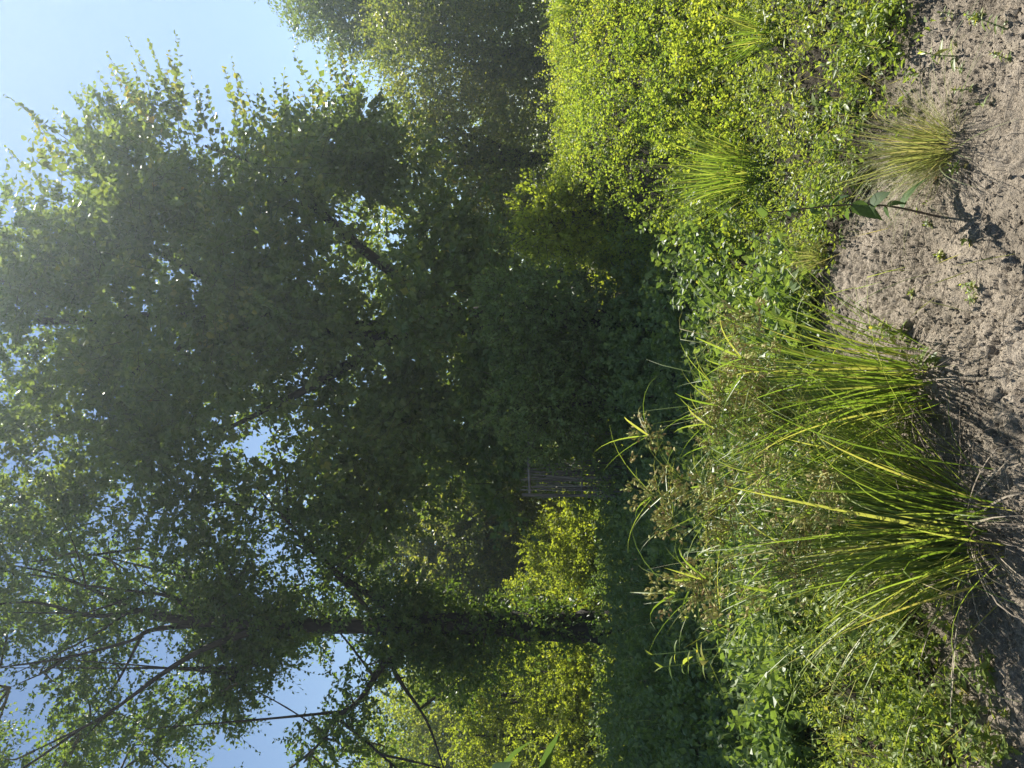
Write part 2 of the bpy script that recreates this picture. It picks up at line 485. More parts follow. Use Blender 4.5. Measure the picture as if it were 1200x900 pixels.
ii = (np.arange(ny_ - 1)[:, None] * nx_ + np.arange(nx_ - 1)[None, :]).ravel()
gg = Geo()
gg.add(np.stack([X, Y, Z], -1).reshape(-1, 3), np.stack([ii, ii + 1, ii + nx_ + 1, ii + nx_], -1), plant_mask(X, Y).ravel())
gobj = gg.obj("ground", [M["soil"]], smooth=True)
tag(gobj, kind="structure")

# loose clods lying on the clay: real lumps, joined because nobody could count them
def clods():
    rng = np.random.default_rng(5)
    n = 34000
    x = rng.uniform(-2.1, 2.1, n); y = 2.05 + 2.6 * rng.random(n) ** 1.1
    keep = (plant_mask(x, y) < 0.7) & (fbm(x * 3.5, y * 3.5, 95, 3) + 0.25 * rng.random(n) > 0.5)
    x, y = x[keep], y[keep]
    n = len(x)
    s = 0.0025 + 0.0085 * rng.random(n) ** 5
    z = ground_full(x, y) + s * 0.25
    dirs = np.array([[1, 0, 0], [0, 1, 0], [-1, 0, 0], [0, -1, 0], [0, 0, 1], [0, 0, -1]], float)
    faces = np.array([(4, 0, 1), (4, 1, 2), (4, 2, 3), (4, 3, 0), (5, 1, 0), (5, 2, 1), (5, 3, 2), (5, 0, 3)])
    v = dirs[None] * (s[:, None, None] * (0.5 + 0.9 * rng.random((n, 6, 1)))) * np.array([1.25, 1.0, 0.8]) + rng.normal(size=(n, 6, 3)) * s[:, None, None] * 0.22
    a = rng.uniform(0, 6.28, n)
    ca, sa = np.cos(a)[:, None], np.sin(a)[:, None]
    v = np.stack([v[..., 0] * ca - v[..., 1] * sa, v[..., 0] * sa + v[..., 1] * ca, v[..., 2]], -1) + np.stack([x, y, z], -1)[:, None]
    g = Geo()
    g.add(v.reshape(-1, 3), (faces[None] + (np.arange(n) * 6)[:, None, None]).reshape(-1, 3), 0.0)
    tag(g.obj("clay_crumbs", [M["soil"]]), kind="stuff")
clods()

# ------------------------------------------------------------------ the vine-smothered tree in the middle
def vine_tree():
    rng = np.random.default_rng(11)
    t = empty("vine_covered_tree", (1.5, 17.0, 0.0), "big dark tree smothered in round-leaved vine, its leafy shoots reaching into the sky", "tree")
    off = np.array([1.5, 17.0, 0.0])
    g = Geo()
    tube(g, spline(np.array([(1.4, 17, -0.2), (1.5, 17.1, 3), (1.2, 17, 6.5), (1.6, 17.2, 10), (1.5, 17, 14)]) - off), np.linspace(0.42, 0.08, 33), 10, 0.5, 0, 0.05, rng)
    g.obj("trunk", [M["bark"]], t, True)
    for pts, r0 in (([(1.4, 17, 3.4), (2.6, 16.4, 5.4), (4.6, 16, 7.8), (5.3, 16, 9.4)], 0.17), ([(1.3, 17, 5), (-0.2, 16.4, 7.4), (-1.2, 16.2, 9.4)], 0.16),
                    ([(1.4, 17, 8), (2.9, 17, 10.6), (3.8, 17, 12.6)], 0.13), ([(1.5, 17, 9.4), (0.3, 17, 11.6), (-0.8, 17, 13.6)], 0.12)):
        g = Geo(); p = spline(np.array(pts) - off)
        tube(g, p, np.linspace(r0, 0.03, len(p)), 7, 0.5, 0, 0.05, rng)
        g.obj("branch", [M["bark"]], t, True)
    blobs = [(3.8, 16.5, 9.9, 1.3), (3.9, 16.8, 11.4, 0.8), (2.9, 17, 11.3, 1.6), (2.9, 17, 13.0, 0.8), (1.5, 17, 13.6, 2.2), (1.8, 17, 14.8, 0.8), (-0.7, 17, 13.2, 2.4), (4.7, 16.2, 8.0, 0.8), (4.9, 16, 6.6, 0.8), (4.2, 16.4, 9.0, 0.7), (4.1, 16.2, 7.4, 1.4),
             (2.9, 16, 9, 2.4), (1, 16, 10, 3.0), (-1, 16.5, 9, 2.8), (0, 15.2, 6.6, 2.7), (3, 15.2, 6, 2.5), (4.8, 15.6, 5.4, 1.0), (-1.5, 15.6, 5, 1.9),
             (0.7, 14.4, 3.4, 2.1), (2.2, 14.8, 3.2, 1.2), (-0.6, 14.2, 2.4, 1.6), (0.6, 13.4, 1.0, 1.2)]
    blobs += [(*P(a_, b_, 16.5 + 0.3 * (k_ % 3)), r_) for k_, (a_, b_, r_) in enumerate([(25, 265, .7), (65, 242, .7), (100, 218, .7), (130, 195, .7), (160, 165, .55), (175, 195, .8), (205, 162, .6), (230, 195, .7), (265, 200, .7), (300, 205, .75), (340, 198, .7), (380, 190, .7), (410, 185, .6), (440, 215, .55)])]
    # many small clumps over the outside of the big masses, so that the crown has light and dark lumps and gaps
    b = np.array(blobs); b[:, :3] -= off
    sub = []
    for c in b:
        m = int(5.2 * c[3] ** 2) + 4
        o = nrm(rng.normal(size=(m, 3)))
        p = c[:3] + o * c[3] * rng.uniform(0.62, 1.0, (m, 1))
        sub.append(np.concatenate([p, rng.uniform(0.3, 0.75, (m, 1))], 1))
    sub = np.concatenate(sub)
    inside = (np.linalg.norm(sub[:, None, :3] - b[None, :, :3], axis=2) < b[None, :, 3] * 0.6).any(1)
    sub = sub[~inside | (rng.random(len(sub)) < 0.3)]
    sub = sub[(fbm(sub[:, 0] * 0.9 + 31, sub[:, 2] * 0.9, 15, 2) > 0.36) | (sub[:, 2] < 4.5)]
    g = Geo()
    crown(g, rng, sub, 9800, (0.4, 1.0), 12, 0.16, 0.066, shell=(0.1, 1.0), style="rhomb", droop=0.3, stem=0.006, up=0.25)
    g.obj("crown", [M["vine"], M["twig"]], t)
    # leafy shoots standing out along the skyline: each its own part
    spikes = [(2, 108, 60, 150), (58, 122, 100, 155), (95, 102, 132, 150), (113, 82, 150, 140), (123, 60, 165, 120), (148, 42, 190, 115), (173, 46, 200, 110), (205, 36, 216, 112),
              (196, 56, 212, 115), (262, 76, 276, 128), (272, 70, 286, 128), (306, 100, 312, 145), (336, 100, 336, 145), (343, 62, 372, 112), (349, 96, 366, 132), (385, 64, 402, 112),
              (393, 48, 412, 102), (401, 66, 412, 112), (240, 100, 252, 140), (416, 82, 420, 122), (70, 135, 105, 172), (35, 150, 80, 192), (4, 170, 40, 205), (222, 82, 234, 128),
              (140, 75, 176, 130), (288, 104, 300, 148), (320, 112, 326, 150), (372, 98, 384, 130), (18, 185, 60, 220), (185, 80, 205, 130)]
    n0 = len(spikes)
    for k_ in range(34):
        a_, b_, c_, e_ = spikes[k_ % n0]
        m_ = rng.uniform(0.3, 0.8)
        spikes.append((a_ + (c_ - a_) * m_ + rng.normal() * 7, b_ + (e_ - b_) * m_ + rng.normal() * 5, c_ + rng.normal() * 8, e_ + 22 + rng.normal() * 6))
    for k_, (a_, b_, c_, e_) in enumerate(spikes):
        dp = 16.3 + rng.uniform(-.6, .6)
        tip, root = P(a_, b_, dp), P(c_ + (c_ - a_) * 0.35, e_ + (e_ - b_) * 0.35, dp + rng.uniform(-.3, .3))
        L = float(np.linalg.norm(tip - root))
        d = (tip - root) / L
        base = root
        g = Geo()
        sprays(g, rng, np.zeros((1, 3)), d[None] + np.array([[0, 0, 0.05]]), np.array([L]), int(L * 15), 0.15, 0.062, droop=0.05, style="round", stem=0.007,
               rnd=np.array([rng.uniform(0.0, 0.9)]), updown=0.2, mix=0.3)
        if k_ >= n0:
            u = rng.uniform(0.1, 0.5)
            sprays(g, rng, (d * L * u)[None], nrm(d + rng.normal(size=3) * 0.6)[None], np.array([L * 0.4]), 8, 0.135, 0.058, droop=0.05, style="round", stem=0.005,
                   rnd=np.array([rng.uniform(0.0, 0.9)]), updown=0.2, mix=0.3)
        o = g.obj("leafy_shoot", [M["vine_bright"], M["twig"]], t)
        o.location = base - off
    # sprays hanging in front of the dark mass, towards the viewer
    for k_ in range(46):
        ix, iy = rng.uniform(20, 520), rng.uniform(150, 520)
        p_ = P(ix, iy, 13.6 + rng.uniform(-.5, .8))
        L = rng.uniform(0.7, 1.5)
        d = nrm(np.array([rng.normal() * 0.7, -0.5, rng.normal() * 0.5 + 0.1]))
        g = Geo()
        sprays(g, rng, np.zeros((1, 3)), d[None], np.array([L]), int(L * 13), 0.17, 0.075, droop=0.25, style="round", stem=0.006, rnd=np.array([rng.uniform(0.0, 0.75)]), updown=0.5, mix=0.3)
        for e in range(2):
            sprays(g, rng, (d * L * rng.uniform(0.1, 0.6))[None], nrm(d + rng.normal(size=3) * 0.6)[None], np.array([L * 0.5]), 8, 0.15, 0.066, droop=0.2, style="round", stem=0.005, rnd=np.array([rng.uniform(0.0, 0.75)]), updown=0.5, mix=0.3)
        o = g.obj("leafy_shoot", [M["vine_bright"], M["twig"]], t)
        o.location = p_ - off
vine_tree()

# ------------------------------------------------------------------ the tall tree with the bare trunk on the left
def trunk_tree():
    rng = np.random.default_rng(23)
    D = 15.5
    off = np.array([-5.0, D, 0.0])
    t = empty("tall_tree", tuple(off), "tall open-crowned tree on the left with a dark straight creeper-clad trunk", "tree")
    q = lambda ix, iy, d=D: P(ix, iy, d) - off
    limbs = []
    def limb(name, pts, r0, r1, sides=8):
        g = Geo(); p = spline(pts, 7)
        tube(g, p, r1 + (r0 - r1) * (1 - np.linspace(0, 1, len(p))) ** (1.25 if name == 'trunk' else 1.0), sides, 0.5, 0, 0.1, rng)
        g.obj(name, [M["bark"]], t, True)
        limbs.append(p)
    base = q(735, 733); base[2] = -0.2
    limb("trunk", [base, q(700, 735), q(640, 735), q(560, 731), q(440, 734), q(330, 732), q(240, 729), q(175, 723)], 0.4, 0.06, 12)
    for pts, r0 in (([(492, 735), (470, 762), (452, 775), (420, 822), (392, 842), (370, 876), (300, 930)], 0.10), ([(345, 736), (320, 750), (300, 775), (276, 790), (250, 822), (215, 845), (140, 905)], 0.13),
                    ([(478, 728), (440, 702), (392, 668), (345, 620), (300, 570)], 0.09), ([(430, 712), (385, 665), (360, 640), (330, 600)], 0.05),
                    ([(236, 729), (170, 716), (110, 722), (40, 706), (-40, 712)], 0.07), ([(180, 724), (120, 696), (60, 672), (0, 660)], 0.055), ([(250, 731), (180, 738), (150, 752), (70, 772), (0, 782)], 0.06),
                    ([(300, 738), (240, 760), (190, 790), (120, 840), (40, 880)], 0.08), ([(270, 728), (240, 690), (205, 660), (160, 640)], 0.06),
                    ([(238, 729), (200, 700), (130, 690), (90, 685)], 0.05), ([(455, 772), (470, 800), (500, 845), (520, 900)], 0.05),
                    ([(400, 845), (430, 870), (470, 905)], 0.04), ([(330, 745), (300, 720), (250, 640), (210, 600)], 0.06)):
        dd = D + rng.uniform(-1.2, 1.2)
        n = len(pts)
        limb("branch", [q(a, b, D + (dd - D) * k / (n - 1)) for k, (a, b) in enumerate(pts)], r0, 0.015, 7)
    # finer limbs fanning out of the main ones
    for p in list(limbs):
        for e in range(3 if len(p) > 30 else 2):
            k = rng.integers(len(p) // 3, len(p) - 1)
            d = nrm(nrm(p[k] - p[k - 1]) + rng.normal(size=3) * np.array([0.8, 0.5, 0.4]) + np.array([0, 0, 0.35]))
            if p[k][2] < 4.5: continue
            L = rng.uniform(1.2, 3.2)
            bend = rng.normal(size=3) * 0.32 * L
            limb("branch", [p[k], p[k] + d * L * 0.5 + bend * 0.5, p[k] + d * L + bend + np.array([0, 0, 0.1 * L])], rng.uniform(0.02, 0.04), 0.006, 5)
    # leaf clumps round the limbs, leaving the gaps of sky the crown has
    gaps = [(182, 772, 42), (375, 800, 62), (300, 860, 40), (270, 885, 30), (420, 790, 30), (330, 560, 24), (430, 850, 25), (170, 655, 14), (345, 620, 16), (395, 690, 12), (60, 600, 10)]
    lp = np.concatenate(limbs)
    clumps = []
    def fill(n, ix0, ix1, iy0, iy1, r0, r1, dr=2.2, d0=0.0):
        k = 0
        while k < n:
            ix, iy = rng.uniform(ix0, ix1), rng.uniform(iy0, iy1)
            k += 1
            if any((ix - a) ** 2 + (iy - b) ** 2 < c * c for a, b, c in gaps): continue
            clumps.append((*q(ix, iy, D + d0 + rng.uniform(-0.25 * dr, 1.3 * dr)), rng.uniform(r0, r1)))
    fill(132, -160, 240, 560, 1010, 0.3, 0.7)
    fill(45, 190, 440, 585, 745, 0.3, 0.6, 1.5)
    fill(40, 235, 350, 690, 768, 0.22, 0.42, 0.5)
    fill(14, 440, 520, 700, 765, 0.25, 0.45, 0.6)       # creeper round the stem
    fill(40, 480, 700, 700, 768, 0.2, 0.36, 0.5)
    fill(26, 440, 700, 708, 758, 0.12, 0.26, 0.2, -0.5)
    for a, b in ((475, 755), (462, 768), (448, 785), (432, 805), (415, 825), (400, 842), (385, 860), (370, 880), (330, 748), (308, 762), (292, 780), (276, 798), (250, 820), (225, 842)):
        clumps.append((*q(a, b, D + rng.uniform(-.3, .3)), rng.uniform(0.22, 0.4)))
        clumps.append((*q(a + rng.normal() * 14, b + rng.normal() * 14, D + rng.uniform(-.4, .4)), rng.uniform(0.16, 0.34)))
    fill(14, 330, 500, 830, 960, 0.3, 0.5, 1.0)
    fill(16, 470, 590, 745, 800, 0.3, 0.5, 1.0)
    fill(18, 240, 330, 750, 850, 0.25, 0.4, 0.6)
    cl = np.array(clumps)
    g = Geo()
    crown(g, rng, cl, 8800, (0.3, 0.75), 11, 0.13, 0.042, shell=(0.1, 1.1), up=0.1, droop=0.3, stem=0.004)
    # thin twigs that carry the clumps
    for c in cl[::2]:
        k = np.argmin(np.linalg.norm(lp - c[:3], axis=1))
        if np.linalg.norm(lp[k] - c[:3]) < 4.0:
            mid = (lp[k] + c[:3]) / 2 + rng.normal(size=3) * 0.15
            tube(g, spline([lp[k], mid, c[:3]], 3), np.linspace(0.03, 0.008, 7), 4, 0.5, 1)
    g.obj("crown", [M["tree"], M["twig"]], t)
trunk_tree()

# ------------------------------------------------------------------ trees and shrubs behind
def bg_tree(name, label, loc, blobs, n, leafL, mat, seed, group=None, cat="tree", trunk=True, L=(0.5, 1.2), nleaf=10, **kw):
    rng = np.random.default_rng(seed)
    loc = np.array(loc, float)
    loc[2] = float(ground_h(loc[0], loc[1]))
    t = empty(name, tuple(loc), label, cat, group)
    b = np.array(blobs, float)
    b = np.stack([b[:, 0], b[:, 1], b[:, 2], b[:, 3]], 1)
    b[:, :3] -= loc
    top = b[np.argmax(b[:, 2])]
    g = Geo()
    s = 0.03 * max(top[2], 1.0)
    tube(g, spline([(0, 0, -0.2), (0.02 * top[2], 0, top[2] * 0.35), (top[0] * 0.6, top[1] * 0.6, top[2] * 0.75), tuple(top[:3])]), np.linspace(s, s * 0.15, 25), 8, 0.5, 0, 0.05, rng)
    g.obj("trunk" if trunk else "stem", [M["bark"]], t, True)
    for c in b[:6]:
        g = Geo()
        p = spline([(0.01 * top[2], 0, min(top[2] * 0.3, c[2] * 0.6)), (c[0] * 0.45, c[1] * 0.45, c[2] * 0.75), tuple(c[:3])])
        tube(g, p, np.linspace(s * 0.45, s * 0.08, len(p)), 6, 0.5, 0, 0.05, rng)
        g.obj("branch", [M["bark"]], t, True)
    g = Geo()
    crown(g, rng, b, n, L, nleaf, leafL, leafL * kw.pop("wr", 0.36), shell=(0.45, 1.05), stem=0.006, **kw)
    g.obj("crown" if trunk else "foliage", [mat, M["twig"]], t)
    return t

def pb(rows):
    """crown lumps given as photo pixel, depth and radius in metres"""
    return [(*P(a, b, d), r) for a, b, d, r in rows]

bg_tree("dark_tree", "blue-green dark tree at the right edge, its top against the open sky", P(650, -10, 27), pb([(400, 5, 27, 1.6), (440, -20, 27, 2.2), (380, -60, 27.5, 2.6), (500, -50, 27, 2.8), (430, 35, 27.5, 1.0), (470, 20, 28, 1.4), (580, -60, 27, 2.4)]), 4600, 0.17, M["far"], 31)
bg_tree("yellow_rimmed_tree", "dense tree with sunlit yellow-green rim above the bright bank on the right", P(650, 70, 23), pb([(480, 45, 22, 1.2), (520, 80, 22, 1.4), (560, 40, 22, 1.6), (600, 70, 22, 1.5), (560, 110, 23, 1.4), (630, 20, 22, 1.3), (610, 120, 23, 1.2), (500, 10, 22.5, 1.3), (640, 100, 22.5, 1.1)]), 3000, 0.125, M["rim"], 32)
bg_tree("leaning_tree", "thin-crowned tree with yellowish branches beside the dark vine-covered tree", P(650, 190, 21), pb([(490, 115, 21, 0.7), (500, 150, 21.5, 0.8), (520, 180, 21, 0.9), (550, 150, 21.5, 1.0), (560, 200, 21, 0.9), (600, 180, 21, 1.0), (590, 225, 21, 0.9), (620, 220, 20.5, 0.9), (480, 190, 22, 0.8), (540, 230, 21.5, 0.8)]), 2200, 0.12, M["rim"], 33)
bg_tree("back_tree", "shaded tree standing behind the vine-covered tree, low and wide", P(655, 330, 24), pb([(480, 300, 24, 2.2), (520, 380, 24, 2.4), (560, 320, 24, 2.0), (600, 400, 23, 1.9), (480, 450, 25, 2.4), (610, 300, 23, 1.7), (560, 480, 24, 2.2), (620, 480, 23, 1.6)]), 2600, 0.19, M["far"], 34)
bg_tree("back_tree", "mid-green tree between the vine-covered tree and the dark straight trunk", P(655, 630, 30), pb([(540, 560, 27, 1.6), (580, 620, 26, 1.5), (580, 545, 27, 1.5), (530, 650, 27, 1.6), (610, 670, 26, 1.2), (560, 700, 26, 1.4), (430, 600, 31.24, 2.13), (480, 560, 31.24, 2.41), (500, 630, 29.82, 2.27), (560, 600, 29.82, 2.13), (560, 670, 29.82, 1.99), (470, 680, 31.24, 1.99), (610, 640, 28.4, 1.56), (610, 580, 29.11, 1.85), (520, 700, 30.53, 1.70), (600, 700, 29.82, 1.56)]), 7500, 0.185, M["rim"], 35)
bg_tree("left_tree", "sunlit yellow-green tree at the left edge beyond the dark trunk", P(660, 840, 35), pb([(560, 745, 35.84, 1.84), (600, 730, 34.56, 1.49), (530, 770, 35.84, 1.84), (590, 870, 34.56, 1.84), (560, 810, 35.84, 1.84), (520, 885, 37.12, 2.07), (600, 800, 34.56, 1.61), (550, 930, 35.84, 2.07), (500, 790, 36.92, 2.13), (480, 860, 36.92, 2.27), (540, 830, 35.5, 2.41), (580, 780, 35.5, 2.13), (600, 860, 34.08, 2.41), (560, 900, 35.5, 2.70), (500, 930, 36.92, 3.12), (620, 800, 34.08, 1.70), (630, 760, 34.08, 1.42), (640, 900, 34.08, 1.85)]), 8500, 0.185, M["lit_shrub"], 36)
# sunlit shrubs seen under the crowns
GS = "sunlit shrubs seen through the gap beneath the crowns"
SHRUB = ["beside the stick shelter", "second from the stick shelter", "between the stick shelter and the dark trunk", "just right of the dark trunk", "just left of the dark trunk", "second left of the dark trunk", "third left of the dark trunk", "near the left edge", "at the very left edge"]
for k, (iy, d, hh, w) in enumerate([(600, 20, 1.7, 1.0), (632, 21, 1.9, 1.1), (662, 21, 1.8, 1.0), (700, 22, 1.9, 1.1), (752, 22, 2.6, 1.2), (790, 21, 2.9, 1.3), (835, 22, 2.4, 1.2), (880, 21, 3.0, 1.4), (930, 22, 2.4, 1.4)]):
    d -= 2.6
    c = P(653, iy, d)
    bl = [(c[0] - w * .4, d, hh * .35, w * .55), (c[0] + w * .4, d - .3, hh * .35, w * .55), (c[0], d + .2, hh * .7, w * .5), (c[0] + .2, d - .5, hh * .3, w * .5)]
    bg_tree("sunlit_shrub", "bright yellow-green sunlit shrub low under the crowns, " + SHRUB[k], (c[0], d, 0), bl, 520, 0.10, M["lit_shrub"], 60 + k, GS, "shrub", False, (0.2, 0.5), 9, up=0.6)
GU = "sunlit saplings behind the dark trunk"
UNDER = ["left of the dark trunk, nearest to it", "second left of the dark trunk", "third left of the dark trunk", "at the left edge", "between the stick shelter and the dark trunk", "just right of the dark trunk"]
for k, (iy, d, hh, w) in enumerate([(772, 20.5, 4.2, 1.0), (815, 21.2, 5.0, 1.2), (862, 20.6, 4.6, 1.2), (910, 21, 5.2, 1.3), (640, 21.5, 2.5, 0.9), (692, 21.2, 2.9, 0.8)]):
    c = P(653, iy, d)
    bl = [(c[0] + w * a_, d + b_, hh * z_, w * r_) for a_, b_, z_, r_ in ((-.4, 0, .35, .45), (.4, -.2, .42, .45), (-.2, .2, .62, .5), (.35, .1, .72, .4), (0, -.1, .88, .4), (-.5, .1, .8, .3))]
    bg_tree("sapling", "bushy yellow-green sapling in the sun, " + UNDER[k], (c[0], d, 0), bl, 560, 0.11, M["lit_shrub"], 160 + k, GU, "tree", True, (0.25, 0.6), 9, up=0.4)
# shaded and half-lit shrubs nearer
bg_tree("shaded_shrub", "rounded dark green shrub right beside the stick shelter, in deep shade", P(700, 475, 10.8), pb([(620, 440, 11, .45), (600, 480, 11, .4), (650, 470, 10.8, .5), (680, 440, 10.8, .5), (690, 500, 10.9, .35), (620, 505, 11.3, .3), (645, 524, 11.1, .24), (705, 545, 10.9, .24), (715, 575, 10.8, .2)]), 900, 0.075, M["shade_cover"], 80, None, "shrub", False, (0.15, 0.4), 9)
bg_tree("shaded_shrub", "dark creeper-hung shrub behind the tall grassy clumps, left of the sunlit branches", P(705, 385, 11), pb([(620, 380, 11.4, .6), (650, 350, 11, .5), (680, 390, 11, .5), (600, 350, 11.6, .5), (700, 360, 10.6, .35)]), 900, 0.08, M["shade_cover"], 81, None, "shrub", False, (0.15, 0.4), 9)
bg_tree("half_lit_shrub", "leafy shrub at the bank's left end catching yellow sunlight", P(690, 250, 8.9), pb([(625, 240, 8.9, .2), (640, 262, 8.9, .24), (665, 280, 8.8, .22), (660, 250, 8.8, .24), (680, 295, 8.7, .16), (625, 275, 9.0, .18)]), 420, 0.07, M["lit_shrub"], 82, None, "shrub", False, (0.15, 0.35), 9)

def far_wood():
    rng = np.random.default_rng(90)
    g = Geo()
    n = 110
    a = np.linspace(-1.15, 1.15, n) + rng.normal(size=n) * 0.01
    dd = rng.uniform(40, 52, n)
    b = np.stack([np.sin(a) * dd, np.cos(a) * dd, rng.uniform(0.8, 4.2, n), rng.uniform(2.6, 4.0, n)], 1)
    crown(g, rng, b, 7000, (0.8, 1.6), 8, 0.48, 0.17, stem=0)
    tag(g.obj("distant_wood", [M["far"]]), kind="stuff")
far_wood()

# ------------------------------------------------------------------ creepers, ground cover and low weeds (stuff)
def cover(name, mat, seed, n, region, hfun, L, nleaf, leafL, leafW, style="rhomb", lean=0.7, keep=None, droop=0.25, dist_scale=0.0, **kw):
    rng = np.random.default_rng(seed)
    u0, u1, y0, y1 = region                      # lateral range as a slope, depth range
    y = y0 * (y1 / y0) ** rng.random(n)
    x = rng.uniform(u0, u1, n) * (y + 1.0)
    if keep is not None:
        k = keep(x, y, rng)
        x, y = x[k], y[k]
    n = len(x)
    z = ground_h(x, y) + hfun(x, y) * rng.random(n) ** 0.8
    base = np.stack([x, y, z], 1)
    d = rng.normal(size=(n, 3)) * lean + np.array([0, 0, 1.0])
    d[:, 2] = np.abs(d[:, 2])
    LL = L[0] + (L[1] - L[0]) * rng.random(n)
    sc = 1.0
    patch = fbm(x * 1.3, y * 1.3, seed, 3)
    rnd = np.clip((patch - 0.5) * 2.4 + 0.5, 0, 1) * 0.65 + 0.35 * rng.random(n)
    g = Geo()
    sprays(g, rng, base, d, LL, nleaf, leafL, leafW, droop=droop, style=style, rnd=rnd, **kw)
    tag(g.obj(name, [mat, M["stem_green"]]), kind="stuff")

onbank = lambda x, y: sstep(0.7, 1.8, x) * sstep(5.0, 6.2, y)
BANK = dict(keep=lambda x, y, r: onbank(x, y) * (0.45 + 0.55 * sstep(0.3, 0.45, fbm(x * 2.6, y * 2.6, 29, 3))) > r.random(len(x)), stem=0.002)
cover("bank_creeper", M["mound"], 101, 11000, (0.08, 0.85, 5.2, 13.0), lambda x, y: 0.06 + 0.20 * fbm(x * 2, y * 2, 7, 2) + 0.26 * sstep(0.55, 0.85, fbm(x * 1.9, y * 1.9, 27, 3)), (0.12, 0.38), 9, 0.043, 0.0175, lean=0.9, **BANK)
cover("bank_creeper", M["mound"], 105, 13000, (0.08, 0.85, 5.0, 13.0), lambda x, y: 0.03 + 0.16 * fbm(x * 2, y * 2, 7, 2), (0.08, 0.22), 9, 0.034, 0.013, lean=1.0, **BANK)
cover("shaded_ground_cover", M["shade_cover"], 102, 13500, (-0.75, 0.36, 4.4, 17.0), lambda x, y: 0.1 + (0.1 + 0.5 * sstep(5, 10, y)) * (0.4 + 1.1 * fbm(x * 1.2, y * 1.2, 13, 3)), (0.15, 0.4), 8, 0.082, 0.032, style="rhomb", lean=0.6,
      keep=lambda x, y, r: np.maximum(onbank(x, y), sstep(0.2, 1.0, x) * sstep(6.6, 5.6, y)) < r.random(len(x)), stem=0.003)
cover("low_weeds", M["weed"], 103, 19000, (-0.66, 0.66, 2.6, 7.0), lambda x, y: 0.02 + 0.17 * fbm(x * 2, y * 2, 17, 3), (0.06, 0.2), 8, 0.036, 0.0105, lean=0.6,
      keep=lambda x, y, r: plant_mask(x, y) * np.clip(0.25 + 1.5 * (fbm(x * 2.2, y * 2.2, 19, 3) - 0.25), 0.05, 1) * (1 - sstep(0.6, -0.3, x) * sstep(4.6, 5.6, y)) > r.random(len(x)), stem=0.0015)
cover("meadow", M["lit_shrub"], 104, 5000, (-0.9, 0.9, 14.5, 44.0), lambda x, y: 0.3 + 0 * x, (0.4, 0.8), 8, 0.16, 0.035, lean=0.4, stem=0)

def loose_grass():
    rng = np.random.default_rng(131)
    n = 9000
    y = 2.5 * (7.0 / 2.5) ** rng.random(n); x = rng.uniform(-0.66, 0.7, n) * (y + 1)
    pm = plant_mask(x, y)
    k = (pm * np.clip(fbm(x * 1.6, y * 1.6, 133, 3) * 1.6 - 0.35, 0.02, 1) + 0.012 > rng.random(n)) & ~((x < 0.3) & (y > 4.8))
    x, y = x[k], y[k]; n = len(x)
    base = np.stack([x, y, ground_h(x, y) + 0.005], 1)
    d = rng.normal(size=(n, 3)) * 0.5; d[:, 2] = 0.9
    g = Geo()
    leaves(g, base, d, rng.normal(size=(n, 3)) + np.array([0, -1, 0.3]), rng.uniform(0.06, 0.26, n), 0.0022, rng.random(n).astype(np.float32), bend=0.03)
    tag(g.obj("loose_grass", [M["fine_grass"]]), kind="stuff")
loose_grass()

# ------------------------------------------------------------------ unit leaves for plants whose leaves are parts
def unit_leaf(name, mat, wid, shape="ovate", fold=0.25, bend=0.25, rnd=0.0):
    """a leaf one metre long along +Y, face up +Z, with a raised midrib fold and a curved blade"""
    ts = np.array([0.0, 0.1, 0.28, 0.48, 0.68, 0.86, 1.0])
    if shape == "lance": w = np.array([0.1, 0.55, 0.95, 1.0, 0.72, 0.36, 0.0])
    elif shape == "round": w = np.array([0.1, 0.75, 1.0, 0.98, 0.86, 0.55, 0.0])
    else: w = np.array([0.12, 0.65, 1.0, 0.95, 0.7, 0.34, 0.0])
    w = w * wid
    zc = -bend * ts ** 2
    zl = zc + w * fold
    wob = 0.03 * np.sin(ts * 17)
    v = []
    for k in range(7):
        v += [(-w[k], ts[k], zl[k] + wob[k] * wid), (0, ts[k], zc[k]), (w[k], ts[k], zl[k] - wob[k] * wid)]
    q = []
    for k in range(6):
        q += [(3 * k, 3 * k + 1, 3 * k + 4, 3 * k + 3), (3 * k + 1, 3 * k + 2, 3 * k + 5, 3 * k + 4)]
    g = Geo(); g.add(v, q, rnd)
    return g.mesh(name, [mat], True)

LEAF = {
    "lance": [unit_leaf("weed_leaf_lance", M["weed_part"], 0.15, "lance", 0.3, b) for b in (0.1, 0.3, 0.5)],
    "ovate": [unit_leaf("weed_leaf_ovate", M["weed_part"], 0.24, "ovate", 0.3, b) for b in (0.1, 0.25, 0.45)],
    "round": [unit_leaf("weed_leaf_round", M["weed_part"], 0.36, "round", 0.2, b) for b in (0.1, 0.25, 0.4)],
    "big": [unit_leaf("large_leaf", M["big_leaf"], 0.3, "ovate", 0.2, b) for b in (0.15, 0.35, 0.6)],
}

def place_leaf(parent, me, base, d, nr, L, name="leaf"):
    d = nrm(np.asarray(d, float)); nr = np.asarray(nr, float)
    nr = nrm(nr - d * np.dot(nr, d))
    s = np.cross(d, nr)
    o = link(name, me, parent)
    o.matrix_basis = Matrix(((s[0] * L, d[0] * L, nr[0] * L, base[0]), (s[1] * L, d[1] * L, nr[1] * L, base[1]), (s[2] * L, d[2] * L, nr[2] * L, base[2]), (0, 0, 0, 1)))
    return o

